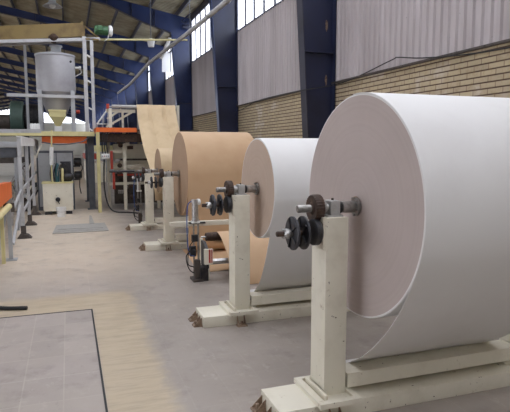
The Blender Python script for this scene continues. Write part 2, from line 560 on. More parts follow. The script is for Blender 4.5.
# tapered steel columns and haunched rafters
KN = [(3.94, 6.0), (2.9, 6.32), (1.56, 6.87), (-.45, 7.24), (-2.7, 7.62), (XRID, zroof(XRID) - .5)]
def rbot(x):
    for (xa, za), (xb, zb) in zip(KN, KN[1:]):
        if xb <= x <= xa: return za + (zb - za) * (xa - x) / (xa - xb)
def frame(y, first):
    mb = MB()
    zt = zroof(3.94) - .17
    mb.prism([(4.3, y - .006, 0), (4.73, y - .006, 0), (4.73, y - .006, zroof(4.73) - .17), (3.94, y - .006, zt), (3.94, y - .006, 6.0)], (0, .012, 0))
    c = mb.build('steel_column', M['navy'] if y > 16 else M['navy_shaded']); c['kind'] = 'structure'
    f = MB(); f.bar((4.3, y, 0), (3.94, y, 6.0), .25, .022, up=(1, 0, 0)) if False else None
    f = MB(); f.prism([(4.29, y - .12, 0), (4.31, y - .12, 0), (3.95, y - .12, 6.02), (3.93, y - .12, 6.02)], (0, .24, 0))
    part('flange', f, M['purlin'] if y < 12 else M['navy'], c)
    s_ = MB()
    for z in (.9, 3.33):
        s_.box(4.3 - .06 * z + .01, 4.72, y - .1, y + .1, z - .008, z + .008)
    part('stiffener', s_, M['navy_shaded'], c)
    f2 = MB().box(4.71, 4.73, y - .12, y + .12, 0, zroof(4.73) - .17)
    part('outer_flange', f2, M['navy_shaded'], c)
    r = MB()
    P = [(x, y - .006, z) for x, z in KN]
    T = [(XRID, y - .006, zroof(XRID) - .17), (3.94, y - .006, zt)]
    r.prism([(3.9399, y - .006, 6.0)] + P[1:] + T, (0, .012, 0))
    ro = r.build('rafter_beam', M['navy']); ro['kind'] = 'structure'
    bf = MB()
    for (xa, za), (xb, zb) in zip(KN, KN[1:]):
        bf.prism([(xa, y - .1, za), (xa, y - .1, za - .015), (xb, y - .1, zb - .015), (xb, y - .1, zb)], (0, .2, 0))
    part('flange', bf, M['purlin'], ro)
    st = MB()
    for x in (3.3, 2.45, 1.56, .3, -1.2, -2.7):
        st.box(x - .008, x + .008, y - .09, y + .09, rbot(x), zroof(x) - .18)
    part('stiffener', st, M['navy_shaded'], ro)
    # left half, lighter
    l = MB(); l.prism([(XRID, y - .006, zroof(XRID) - .5), (XRID, y - .006, zroof(XRID) - .17), (XL + .8, y - .006, zroof(XL + .8) - .17), (XL + .8, y - .006, 6.0), (XL + 3.2, y - .006, 6.87)], (0, .012, 0))
    lo = l.build('rafter_beam', M['navy_shaded']); lo['kind'] = 'structure'
    lc = MB().box(XL + .02, XL + .6, y - .006, y + .006, 0, 6.6).box(XL + .6, XL + .62, y - .12, y + .12, 0, 6.6)
    lc = lc.build('steel_column', M['navy_shaded']); lc['kind'] = 'structure'
for i, y in enumerate(FY):
    if y < 0 : continue
    frame(y, i == 0)
col_ = [o for o in bpy.data.objects if o.name.startswith('steel_column') and abs(o.data.vertices[0].co.y - 9.1) < .1 and o.data.vertices[0].co.x > 0][0]
for (px, py, h_) in ((326.5, 25, .13), (326, 80, .12)):
    c_ = at(px, py, 9.092); q = random.Random(px)
    part('rust_patch', MB().prism([c_ + Vector((q.uniform(.6, 1) * .028 * math.cos(a), 0, q.uniform(.6, 1) * h_ * math.sin(a))) for a in [k * PI / 6 for k in range(12)]], (0, -.004, 0)), M['rust'], col_)
# purlins along the roof
x = 4.2
while x > XL + .3:
    z = zroof(x)
    p = MB().box(x - .03, x + .03, Y0, Y1, z - .19, z - .005)
    o = p.build('purlin_beam', M['purlin']); o['kind'] = 'structure'
    x -= 1.05

# ------------------------------------------------------------------ roll stands
def make_stand():
    r = thing('roll_stand', (1.47, 2.82, 0), '', 'roll stand')
    b = MB().box(1.08, 3.32, 2.65, 2.97, 0, .1, .006)
    part('base_beam', b, M['cream'], r)
    c = MB()                                                # channel: web, top flange, bottom flange
    c.box(1.56, 2.89, 2.74, 2.752, .135, .225).box(1.56, 2.89, 2.752, 2.89, .213, .225).box(1.56, 2.89, 2.752, 2.89, .135, .147)
    part('cross_beam', c, M['cream'], r)
    for x in (1.395, 2.9):
        part('post', MB().box(x, x + .145, 2.73, 2.92, .11, 1.19, .004), M['cream'], r)
        f = MB(); X0, X1 = (x - .085, x + .185)
        f.box(X0, X1, 2.60, 2.64, .1, .132).box(X0, X1, 2.955, 2.985, .1, .132)
        f.box(X0, X0 + .04, 2.64, 2.955, .1, .132).box(x + .15, X1, 2.64, 2.955, .1, .132)
        f.box(X0 + .04, X1 - .03, 2.64, 2.955, .1, .112)
        f.box(X0 + .06, X0 + .075, 2.66, 2.94, .11, .15)
        part('foot_plate', f, M['cream'], r)
        bb = MB().box(x + .052, x + .116, 2.775, 2.865, 1.19, 1.285, .01)
        bb.box(x + .03, x + .13, 2.765, 2.875, 1.19, 1.2)
        bbo = part('bearing_block', bb, M['grey_block'], r)
        bb = MB().lathe((x + .084, 2.82, 1.285), [(.008, 0), (.008, .012)], n=8)
        part('grease_nipple', bb, M['gear_brown'], bbo)
    for (x, y, s) in ((1.42, 2.645, -1), (1.075, 2.74, 0), (1.075, 2.9, 0), (1.5, 2.975, 1)):
        a = MB()
        if s:
            yy = y + s * .075
            a.box(x - .045, x + .045, min(y, yy), max(y, yy), 0, .01)
            for dx in (-.035, .03):
                a.prism([(x + dx, y, .01), (x + dx, yy, .01), (x + dx, y, .085)], (.006, 0, 0))
            a.lathe((x, y + s * .045, .01), [(.012, 0), (.012, .035)], n=6)
        else:
            a.box(x - .075, x, y - .04, y + .04, 0, .01)
            for dy in (-.035, .03):
                a.prism([(x, y + dy, .01), (x - .07, y + dy, .01), (x, y + dy, .08)], (0, .006, 0))
            a.lathe((x - .045, y, .01), [(.012, 0), (.012, .035)], n=6)
        part('anchor_bracket', a, M['rust'], r)
    # brake below the shaft, on the side of the post
    by, bz = 2.78, 1.105
    bp = MB().box(1.375, 1.395, by - .05, by + .05, bz - .1, bz + .09)
    br = part('brake_mount', bp, M['cream'], r)
    h = MB(); h.lathe((1.29, by, bz), [(.03, .03), (.07, .032), (.078, .04), (.078, .07), (.06, .085)], 'x', 24)
    part('brake_housing', h, M['black_iron'], r)
    s = MB().lathe((1.105, by, bz), [(.014, 0), (.016, .004), (.016, .2)], 'x', 16)
    part('brake_shaft', s, M['gear_brown'], r)
    hb = MB().lathe((1.15, by, bz), [(.022, 0), (.03, .006), (.03, .03), (.022, .035), (.022, .06)], 'x', 16)
    for k in range(6):
        a = k * PI / 3
        hb.lathe((1.143, by + .026 * math.cos(a), bz + .026 * math.sin(a)), [(.006, 0), (.006, .01)], 'x', 6)
    part('hub_nut', hb, M['steel'], [c_ for c_ in r.children if c_.name.startswith('brake_shaft')][0])
    for x in (1.2, 1.265):
        d = MB(); d.lathe((x, by, bz), [(.03, -.004), (.092, -.004), (.098, 0), (.098, .01), (.092, .014), (.03, .014)], 'x', 36)
        for k in range(5):
            a = k * 2 * PI / 5
            d.bar((x - .006, by + .03 * math.cos(a), bz + .03 * math.sin(a)), (x - .006, by + 0.088 * math.cos(a), bz + 0.088 * math.sin(a)), .014, .012, up=(1, 0, 0))
        part('brake_disc', d, M['disc_iron'], r)
    return r
SH = [1.24, 1.215, 1.18, 1.135]
YS = [2.82, 4.62, 8.33, 10.45]
stand_labels = ['cream steel roll stand under the largest white roll, with brake discs', 'cream steel roll stand carrying the smaller white roll',
                'cream steel roll stand carrying the wide brown kraft roll', 'cream steel roll stand under the small brown roll nearest the hanging web']
stand = make_stand()
for i in range(4):
    s = stand if i == 0 else copy_tree(stand)
    s.location = (1.47, YS[i], 0); s.scale = (1, 1, SH[i] / 1.24)
    tag(s, stand_labels[i], 'roll stand', 'cream roll stands along the rolls')

# shafts with gear, collars and chucks
def make_shaft():
    r = thing('roll_shaft', (1.47, 2.82, 1.24), '', 'shaft')
    part('bar', MB().lathe((1.25, 2.82, 1.24), [(.02, 0), (.023, .004), (.023, 2.05)], 'x', 20), M['worn_steel'], r)
    n = 28; prof = []
    g = MB()
    ring = []
    for k in range(n * 2):
        a = PI * k / n
        rr = .082 if k % 2 else .078
        ring.append((rr * math.cos(a), rr * math.sin(a)))
    g.ring_sweep([[Vector((x, 2.82 + p * s, 1.24 + q * s)) for p, q in ring] for x, s in ((1.335, .35), (1.345, .5), (1.34, .95), (1.345, 1), (1.39, 1), (1.395, .96), (1.395, .6))], sm=False)
    part('gear_wheel', g, M['gear_brown'], r)
    part('collar', MB().lathe((1.4, 2.82, 1.24), [(.024, 0), (.036, .003), (.036, .03), (.024, .033)], 'x', 20), M['worn_steel'], r)
    part('collar', MB().lathe((1.517, 2.82, 1.24), [(.024, 0), (.035, .003), (.035, .014), (.024, .017)], 'x', 20), M['black_iron'], r)
    ch = MB().lathe((1.535, 2.82, 1.24), [(.024, 0), (.036, .003), (.036, .085), (.03, .095)], 'x', 24)
    part('chuck', ch, M['steel'], r)
    fl_ = MB().lathe((1.622, 2.82, 1.24), [(.03, .008), (.056, .008), (.056, .02), (.03, .024)], 'x', 28)
    for k in range(6):
        a = k * PI / 3 + .3
        fl_.lathe((1.614, 2.82 + .05 * math.cos(a), 1.24 + .05 * math.sin(a)), [(.007, 0), (.007, .01)], 'x', 6)
    part('chuck_flange', fl_, M['worn_steel'], r)
    return r
shaft_labels = ['steel shaft with brown gear wheel through the largest white roll', 'steel shaft with gear wheel through the smaller white roll',
                'steel shaft with gear wheel through the wide brown kraft roll', 'long steel shaft through the small brown roll']
sh = make_shaft()
for i in range(4):
    s = sh if i == 0 else copy_tree(sh)
    s.location = (1.47, YS[i], SH[i])
    tag(s, shaft_labels[i], 'shaft', 'roll shafts on the stands')
x_ = MB((1.47, YS[3], SH[3])).lathe((.72, YS[3], SH[3]), [(.02, 0), (.02, .475)], 'x', 16)
part('shaft_extension', x_, M['black_iron'], s)

# ------------------------------------------------------------------ paper rolls
def wound(name, yc, zc, R, mats, label, cat, loop=None, sheet_mat=None, x0=1.65, x1=2.76):
    r = thing(name, (x0, yc, zc), label, cat)
    mb = MB((x0, yc, zc)); n = 96
    prof = [(.06, 0), (R - .012, 0), (R - .004, .001), (R, .006), (R, x1 - x0 - .006), (R - .006, x1 - x0), (.06, x1 - x0)]
    mb.smooth = True
    rings = [[Vector((x0 + h, yc + q * math.cos(2 * PI * k / n), zc + q * math.sin(2 * PI * k / n))) for k in range(n)] for q, h in prof]
    V = [[mb.b.verts.new(p) for p in rg] for rg in rings]
    for i in range(len(V)):
        a, b = V[i], V[(i + 1) % len(V)]
        for k_ in range(n):
            f = mb.b.faces.new((a[k_], a[(k_ + 1) % n], b[(k_ + 1) % n], b[k_]))
            f.material_index = 1 if i in (0, 5) else (2 if i == 6 else 0); f.smooth = True
    part('wound_paper', mb, [mats[0], mats[1], M['core_board']], r)
    cr = MB()
    cr.ring_sweep([[Vector((x0 - .004 + (x1 - x0 + .008) * h, yc + q * math.cos(2 * PI * k / 32), zc + q * math.sin(2 * PI * k / 32))) for k in range(32)] for q, h in ((.045, 0), (.059, 0), (.059, 1), (.045, 1))], close=True)
    part('core_tube', cr, M['core_board'], r)
    if loop:
        part('loose_wrap', sheet(x0 - .002, x1 + .002, loop, th=.0028), sheet_mat or mats[0], r)
    return r
def uloop(yc, zc, R, zb, yb, s=1.0):
    """slack outer wrap hanging below the roll: down the near side, low point, up the far side"""
    q = R + .006
    pts = []
    for a in (100, 70, 45, 22, 0):                            # resting on the near upper side
        a = math.radians(180 - a); pts.append((yc + q * math.cos(a), zc + q * math.sin(a)))
    d = zc - zb
    pts += [(yc - q * .985, zc - .22 * d), (yc - q * .90, zc - .40 * d), (yc - q * .74, zc - .58 * d), (yc - q * .5, zc - .79 * d), (yc - q * .2, zc - .94 * d),
            (yb, zb), (yc + q * .55, zc - .9 * d), (yc + q * .86, zc - .62 * d), (yc + q * 1.0, zc - .25 * d), (yc + q, zc)]
    return pts
def wrap(yc, zc, R, a1, tail):
    """outer layer leaving the roll on the near side below its middle and running down to the floor"""
    q = R + .0022
    return [(yc - q * math.cos(math.radians(a)), zc + q * math.sin(math.radians(a))) for a in range(95, a1, -9)] + tail
wound('paper_roll', 2.84, SH[0] + .001, .678, (M['white_paper'], M['white_face']), 'largest white paper roll, nearest, its outer layer sagging to the floor', 'paper roll',
      wrap(2.84, 1.241, .678, -24, [(2.29, .82), (2.385, .67), (2.52, .51), (2.72, .33), (2.95, .19), (3.12, .1), (3.26, .035), (3.38, .012)]))
wound('paper_roll', 4.66, SH[1], .465, (M['white_paper'], M['mixed_face']), 'smaller white paper roll with pinkish end between big white and brown rolls', 'paper roll',
      wrap(4.66, 1.215, .465, -14, [(4.27, .92), (4.36, .7), (4.46, .5), (4.58, .33), (4.76, .19), (5.0, .06), (5.2, .015), (5.5, .008)]))
wound('paper_roll', 8.33, SH[2] - .003, .66, (M['kraft_paper'], M['kraft_face']), 'wide brown kraft paper roll behind the smaller white roll', 'paper roll',
      wrap(8.33, 1.177, .66, -5, [(7.672, .9), (7.68, .6), (7.68, .3), (7.72, .1), (7.82, .028), (7.98, .016)]))
wound('paper_roll', 10.47, SH[3], .44, (M['kraft_light'], M['kraft_face']), 'small brown paper roll just in front of the hanging web', 'paper roll')
o = sheet(1.74, 2.84, [(6.62, .36), (6.56, .47), (6.44, .53), (6.26, .5), (6.06, .4), (5.9, .27), (5.78, .13), (5.72, .01)]).build('paper_web', M['kraft_paper'])
tag(o, 'brown paper web dropping to the floor from a low dark roller behind smaller white roll', 'paper web')

# ------------------------------------------------------------------ splicer with air cylinder between white and brown rolls
def splicer(px, py, full, label):
    r = thing('web_splicer', (px, py, 0), label, 'web splicer')
    part('foot', MB().box(px - .05, px + .07, py - .1, py + .1, 0, .03).box(px - .02, px + .05, py - .04, py + .04, .03, .25), M['dust_dark'], r)
    part('upright', MB().bar((px + .035, py, .25), (px + .035, py, .74), .022).bar((px - .02, py, .25), (px - .02, py, .74), .018), M['worn_steel'], r)
    cy = MB().lathe((px, py, .72), [(.042, 0), (.042, .03), (.039, .032), (.039, .22), (.044, .225), (.044, .26)], n=20)
    part('air_cylinder', cy, M['steel'], r)
    part('cylinder_cap', MB().box(px - .045, px + .05, py - .04, py + .04, .7, .725).lathe((px + .01, py, .95), [(.02, 0), (.04, .02), (.035, .05), (.01, .06)], 'x', 16), M['white'], r)
    part('valve', MB().box(px - .07, px + .0, py - .03, py + .03, .3, .42).lathe((px - .03, py - .03, .36), [(.02, -.03), (.03, 0)], 'y', 12), M['black_iron'], r)
    ho = MB()
    ho.tube(smooth_line([(px - .03, py, .97), (px - .09, py, .9), (px - .1, py, .6), (px - .085, py - .02, .35), (px - .02, py - .03, .3)]), .006, 8)
    part('hose', ho, M['blue_hose'], r, 'blue air hose')
    part('valve', MB().box(px - .05, px + .02, py - .05, py, .48, .56), M['black_iron'], r)
    ho = MB()
    ho.tube(smooth_line([(px - .04, py - .02, .4), (px - .12, py - .03, .3), (px - .08, py - .03, .14), (px + .01, py - .03, .1), (px + .06, py, .2)]), .007, 8)
    ho.tube(smooth_line([(px - .02, py - .03, .5), (px - .08, py - .04, .42), (px - .1, py - .03, .22), (px - .03, py - .03, .17)]), .006, 8)
    part('cable', ho, M['black_rubber'], r)
    if full:
        part('side_plate', MB().prism([(px + .1, py - .12, .16), (px + .1, py + .14, .16), (px + .1, py + .14, .46), (px + .1, py + .02, .46), (px + .1, py - .12, .38)], (.035, 0, 0)).box(px + .04, px + .135, py - .08, py + .1, .0, .16), M['black_iron'], r)
        part('guard', MB().box(px + .07, px + .17, py - .17, py - .125, .22, .4), M['cream'], r)
        part('red_stripe', MB().box(px + .12, px + .14, py - .173, py - .17, .24, .4).box(px + .15, px + .162, py - .173, py - .17, .24, .4), M['red'], r)
    return r
splicer(1.4, 6.15, True, 'web splicer with upright chrome air cylinder and blue hose, behind the smaller white roll')
splicer(1.33, 10.95, False, 'narrow web splicer with grey air cylinder beside the farthest roll stand')
def roller(name, x0, x1, y, z, r_, mat, label, shaft=.012):
    t = thing(name, ((x0 + x1) / 2, y, z), label, 'roller')
    dr_ = part('drum', MB().lathe((x0, y, z), [(r_ * .9, 0), (r_, .006), (r_, x1 - x0 - .006), (r_ * .9, x1 - x0)], 'x', 24), mat, t)
    part('journal', MB().lathe((x0 - .06, y, z), [(shaft, 0), (shaft, .06)], 'x', 12), M['steel'], dr_)
    part('journal', MB().lathe((x1, y, z), [(shaft, 0), (shaft, .06)], 'x', 12), M['steel'], dr_)
    return t
gr1 = roller('web_roller', 1.6, 2.8, 6.45, .47, .055, M['gear_brown'], 'dark brown guide roller behind the white roll, carrying a brown web')
gr2 = roller('web_roller', 1.58, 2.8, 6.12, .22, .035, M['steel'], 'short bright steel roller low beside the splicer guard')
for g_, y, z in ((gr1, 6.45, .47), (gr2, 6.12, .22)):
    for x in (1.545, 2.86): part('support_leg', MB().box(x - .012, x + .012, y - .03, y + .03, 0, z - .012), M['cream'], g_)
fs = MB(); fs.prism([Vector((x, y, .004)) for x, y in ((1.63, 8.1), (1.6, 7.5), (1.57, 7.1), (1.55, 6.76), (1.62, 6.5), (1.9, 6.52), (2.4, 6.7), (2.6, 7.24), (2.6, 8.1))], (0, 0, .003))
o = fs.build('floor_paper', M['kraft_paper'])
tag(o, 'loose brown kraft paper lying on the floor beneath the wide kraft roll', 'paper')
t = thing('roller_rail', (1.2, 7.2, 0), 'low cream rail frame in front of the brown kraft roll', 'rail frame')
part('rail', MB().box(1.25, 3.2, 7.0, 7.06, .53, .595, .004), M['cream'], t)
for x in (2.95, 3.15): part('upright', MB().box(x, x + .05, 7.061, 7.11, 0, .595), M['cream'], t)
part('bracket', MB().box(1.5, 1.72, 6.93, 6.999, .57, .59).lathe((1.62, 6.965, .59), [(.03, 0), (.02, .03)], n=10), M['black_iron'], t)

# ------------------------------------------------------------------ hanging web and its machine
TY = 13.75
roller('web_roller', 1.06, 2.66, TY, 2.6, .045, M['grey_block'], 'high pale roller that carries the hanging brown web')
o = sheet(1.66, 2.62, [(13.88, 2.56), (13.82, 2.635), (13.75, 2.652), (13.67, 2.615), (13.4, 2.22), (12.9, 1.82), (12.4, 1.5), (11.89, 1.28), (11.35, 1.0), (11.05, .72), (10.96, .5)], wob=.05).build('paper_web', M['kraft_light'])
tag(o, 'wide pale brown paper web hanging from a high roller down behind the rolls', 'paper web')
mf = thing('board_machine', (1.5, 14.3, 0), 'cream board forming machine frame with orange platform under the high roller', 'machine')
pl = MB().box(.66, 1.62, 13.45, 13.52, 1.96, 2.07).box(.66, .74, 13.52, 15.2, 1.96, 2.07)
part('platform_edge', pl, M['orange'], mf, 'orange platform edge')
part('platform_deck', MB().box(.74, 3.2, 13.52, 15.3, 2.0, 2.03), M['dust_dark'], mf)
part('dark_beam', MB().box(.75, 3.0, 13.6, 13.68, 1.72, 1.93), M['gear_brown'], mf)
for x, y in ((.69, 13.5), (3.1, 13.5), (1.0, 14.6), (3.1, 15.2), (1.35, 13.9), (2.2, 13.9)):
    part('leg', MB().box(x - .04, x + .04, y - .04, y + .04, 0, 1.96), M['pale_yellow'] if x < .8 else M['cream'], mf)
part('roller_post', MB().box(.98, 1.055, 13.7, 13.76, 2.03, 2.55), M['cream'], mf)
part('roller_post', MB().box(2.67, 2.74, 13.7, 13.76, 2.03, 2.66), M['cream'], mf)
u = MB()
u.box(.92, 1.64, 13.82, 13.88, 2.46, 2.54).bar((.92, 13.85, 2.1), (1.6, 13.85, 2.5), .05).box(1.3, 1.35, 13.82, 13.88, 2.03, 2.46).bar((.95, 13.85, 2.3), (1.3, 13.85, 2.54), .05)
part('roller_bracket', u, M['cream'], mf)
part('roller_bearing', MB().box(.93, 1.0, 13.7, 13.8, 2.54, 2.66, .01), M['red'], mf, 'red bearing at the roller end')
for k, (x, z, hh, m_) in enumerate(((1.0, 1.45, .08, 'cream'), (1.0, 1.05, .1, 'cream'), (1.0, .62, .07, 'cream'), (1.15, 1.25, .05, 'dust_dark'), (1.2, .85, .05, 'red'))):
    part('cross_rail', MB().box(x, 3.05, 13.98 + k * .07, 14.03 + k * .07, z, z + hh), M[m_], mf)
rr = random.Random(4)
for k in range(14):
    x = rr.uniform(1.12, 1.6); z = rr.uniform(.3, 1.85)
    m_ = M[rr.choice(['black_iron', 'dust_dark', 'gear_brown', 'worn_steel', 'cream'])]
    q = MB()
    if k % 2: q.lathe((x, 13.93, z), [(.03, -.06), (.06, -.05), (.06, .0), (.03, .02)], 'y', 14)
    else: q.box(x - .07, x + .07, 13.82, 13.9, z - .04, z + .05, .01)
    part('gearbox' if k % 2 else 'bracket', q, m_, mf)
part('cast_body', MB().box(1.12, 3.0, 14.4, 14.56, .95, 1.68, .02), M['cream'], mf)
part('lower_body', MB().box(1.12, 3.0, 14.4, 14.56, .1, .9, .02), M['dust_dark'], mf)
for (x, z0, z1) in ((.98, 1.05, 1.5), (1.02, .55, .98)):
    part('red_guard', MB().box(x, x + .06, 13.6, 13.66, z0, z1, .005), M['red'], mf)
# switch box hanging from cables under the platform
cbx = thing('control_box', (.86, 13.4, 1.3), 'white push button box hanging on black cables under the orange platform', 'control box')
cs_ = part('case', MB().box(.75, .95, 13.33, 13.43, 1.32, 1.44, .008), M['white'], cbx)
for k in range(4): part('button', MB().lathe((.78 + k * .045, 13.33, 1.38), [(.012, -.01), (.012, 0)], 'y', 10), M['red'] if k == 1 else M['dark_grey'], cs_)
for k in range(3): part('cable', MB().tube(smooth_line([(.79 + k * .06, 13.38, 1.44), (.78 + k * .05, 13.38, 1.7), (.8 + k * .06, 13.4, 1.955)]), .014, 8), M['black_rubber'], cbx)
o = MB().tube(smooth_line([(.82, 13.4, 1.3), (.8, 13.42, .7), (.86, 13.35, .25), (1.0, 13.2, .05), (1.35, 13.1, .02), (1.6, 12.8, .015)]), .018, 8).build('power_cable', M['black_rubber'])
tag(o, 'black cable hanging from the button box and trailing along the floor', 'cable')
# sloping hand rail by the orange platform
hr = thing('hand_rail', (.6, 15.3, 2.0), 'pale sloping hand rail beside the orange platform', 'hand rail')
part('rail', MB().tube([at(97, 124, 14.4), at(108, 109, 14.4)], .02, 10), M['white'], hr)
part('rail', MB().tube([at(97, 124, 14.4), at(114, 124, 14.4)], .012, 8), M['white'], hr)
for a_, b_ in (((97, 124), (97, 133)), ((103, 116), (103, 131)), ((108, 109), (108, 131))): part('upright', MB().tube([at(*a_, 14.4), at(*b_, 14.4)], .014, 8), M['grey_steel'], hr)
# thin pipe and conveyor legs next to the small roll
for k, (x, y) in enumerate(((2.3, 11.9), (1.62, 12.2))):
    pass

# ------------------------------------------------------------------ mezzanine with silo
MY = 14.2
mz = thing('mezzanine', (0, MY, 0), 'cream edged mezzanine platform on dark posts carrying the silo', 'platform')
part('edge_beam', MB().box(-3.2, .64, MY - .25, MY - .15, 1.87, 1.98), M['pale_yellow'], mz)
part('deck', MB().box(-3.2, .64, MY - .149, 16.6, 1.9, 1.96), M['dust_dark'], mz)
for x, y, w, m_ in ((.55, MY + .1, .075, 'dark_grey'), (-2.9, MY + .1, .09, 'dark_grey'), (.55, 16.4, .075, 'dark_grey'), (-1.1, 16.4, .075, 'dark_grey'), (-2.9, 16.4, .075, 'dark_grey')):
    part('post', MB().box(x - w, x + w, y - .08, y + .08, 0, 1.9).box(x - w - .05, x + w + .05, y - .13, y + .13, 0, .02), M[m_], mz)
part('orange_beam', MB().box(-.6, .45, MY - .13, MY - .03, 1.69, 1.86).box(-.6, .45, MY - .15, MY - .13, 1.77, 1.79), M['orange'], mz, 'orange red beam under the deck edge')
part('conduit', MB().tube(smooth_line([(-.6, MY - .28, 1.72), (-.2, MY - .3, 1.66), (.3, MY - .28, 1.72), (.5, MY - .2, 1.84)]), .015, 8), M['dark_grey'], mz)

SYc, SX_ = 15.2, -.235
so = thing('silo', (SX_, SYc, 1.96), 'light grey cylindrical silo with conical bottom on the mezzanine', 'silo')
part('body', MB().lathe((SX_, SYc, 0), [(.02, 4.06), (.12, 4.055), (.3, 4.04), (.475, 4.0), (.49, 3.98), (.49, 3.02), (.47, 3.0)], n=40), M['silo'], so)
part('cone', MB().lathe((SX_, SYc, 0), [(.47, 3.0), (.44, 2.93), (.38, 2.84), (.35, 2.8), (.34, 2.72), (.26, 2.5), (.2, 2.4)], n=32), M['silo'], so)
part('top_band', MB().lathe((SX_, SYc, 0), [(.49, 3.99), (.505, 3.99), (.505, 3.95), (.49, 3.95)], n=40, caps=False), M['galv'], so)
part('filler_neck', MB().lathe((SX_ + .03, SYc, 0), [(.13, 4.0), (.13, 4.2), (.16, 4.2), (.16, 4.24)], n=20), M['galv'], so)
for sx in (-1, 1):
    for sy in (-1, 1):
        part('leg', MB().box(SX_ + sx * .4 - .05, SX_ + sx * .4 + .05, SYc + sy * .36 - .04, SYc + sy * .36 + .04, 1.96, 3.06), M['galv'], so)
part('brace', MB().box(-1.4, .44, SYc - .44, SYc - .405, 2.86, 2.94), M['grey_steel'], so)
part('outlet', MB().lathe((SX_ + .0, SYc, 0), [(.1, 2.4), (.1, 2.3)], n=16), M['galv'], so)
ls = part('level_sensor', MB().lathe((SX_ + .48, SYc - .1, 3.68), [(.03, 0), (.03, .1), (.05, .1), (.05, .16)], 'x', 14), M['white'], so)
part('cable', MB().tube(smooth_line([(SX_ + .62, SYc - .1, 3.66), (SX_ + .64, SYc - .1, 3.56), (SX_ + .56, SYc - .1, 3.5), (SX_ + .49, SYc - .1, 3.46)]), .012, 6), M['white'], ls)
part('sight_port', MB().lathe((SX_ + .38, SYc - .32, 3.8), [(.03, -.02), (.03, 0)], 'y', 12), M['black_iron'], so)
part('outlet_valve', MB().lathe((SX_ + .47, SYc - .3, 2.52), [(.04, 0), (.05, .03), (.05, .08), (.03, .1)], 'x', 10), M['red'], so, 'small red valve')
bn = thing('feed_bin', (-.22, 14.7, 1.96), 'small cream feed bin with pointed bottom under the silo cone', 'bin')
def taper(z0, z1, w0, w1, x, y):
    return [[Vector((x + sx * w, y + sy * w, z)) for sx, sy in ((-1, -1), (1, -1), (1, 1), (-1, 1))] for w, z in ((w0, z0), (w1, z1))]
part('box', MB().ring_sweep(taper(2.36, 2.5, .2, .2, -.22, 14.7), sm=False).ring_sweep(taper(2.5, 2.54, .22, .22, -.22, 14.7), sm=False), M['pale_yellow'], bn)
part('funnel', MB().ring_sweep(taper(2.13, 2.36, .05, .19, -.22, 14.7), sm=False), M['pale_yellow'], bn)
part('spout', MB().box(-.31, -.13, 14.61, 14.79, 1.96, 2.13, .01), M['white'], bn)

# ladder posts to the conveyor
ld = thing('ladder', (.46, 15.0, 1.96), 'tall light grey ladder frame standing on the mezzanine by the silo', 'ladder')
la, lb = at(86.2, 100, 14.8).x, at(93.3, 100, 14.8).x
part('rail', MB().box(la - .045, la + .05, 14.75, 14.83, 1.96, 4.44), M['grey_steel'], ld)
part('rail', MB().box(lb - .04, lb + .04, 14.75, 14.83, 1.96, 4.42), M['grey_steel'], ld)
for z in (2.05, 2.6, 3.3, 3.95): part('rung', MB().bar((la + .05, 14.79, z + .03), (lb - .04, 14.79, z - .02), .03, .04), M['white'], ld)
pp = MB().box(-1.02, -.95, 15.6, 15.67, 1.96, 4.35)
tag(pp.build('support_post', M['galv']), 'thin grey support post left of the silo, up to the yellow conveyor', 'post')
# yellow screw conveyor
cv = thing('screw_conveyor', (0, 14.9, 4.6), 'long yellow screw conveyor trough passing above the silo', 'conveyor')
A, B = at(-60, 37, 15.0), at(82, 31, 15.0)
part('trough', MB().bar(A, B, .38, .34), M['yellow'], cv)
part('flange', MB().bar(B + Vector((-.02, 0, 0)), B + Vector((.03, 0, 0)), .44, .4), M['yellow'], cv)
part('support_rail', MB().bar(at(-60, 43, 14.8), at(100, 39, 14.8), .06, .08).bar(at(-60, 48, 15.2), at(84, 41, 15.2), .06, .06), M['grey_steel'], cv)
part('bracket', MB().bar(at(84, 26, 14.9), at(99, 38, 14.9), .04).bar(at(84, 27, 14.9), at(84, 41, 14.9), .05).box(.52, .86, 14.75, 15.05, 4.36, 4.40), M['yellow'], cv)
part('hanger', MB().lathe(at(53.5, 37, 14.85), [(.05, -.15), (.13, -.05), (.13, 0), (.05, .08)], 'z', 14), M['gear_brown'], cv)
em = thing('electric_motor', tuple(at(103, 30, 14.9)), 'green electric motor with pale cap at the end of the yellow conveyor', 'motor')
c = at(94, 30, 14.9)
body = MB(); prof = [(.05, 0), (.11, .02)]
for k in range(9): prof += [(.125, .04 + k * .035), (.125, .055 + k * .035), (.11, .057 + k * .035), (.11, .073 + k * .035)]
body.lathe(c, prof, 'x', 24)
part('body', body, M['green'], em)
part('fan_cover', MB().lathe(c + Vector((.37, 0, 0)), [(.12, 0), (.14, .01), (.14, .07), (.1, .1)], 'x', 24), M['white'], em)
part('terminal_box', MB().box(c.x + .08, c.x + .2, c.y - .16, c.y - .1, c.z - .03, c.z + .1, .01), M['green'], em)
part('cable', MB().tube(smooth_line([c + Vector((.36, -.05, -.1)), c + Vector((.34, -.05, -.2)), c + Vector((.24, -.05, -.28))]), .01, 6), M['white'], em)
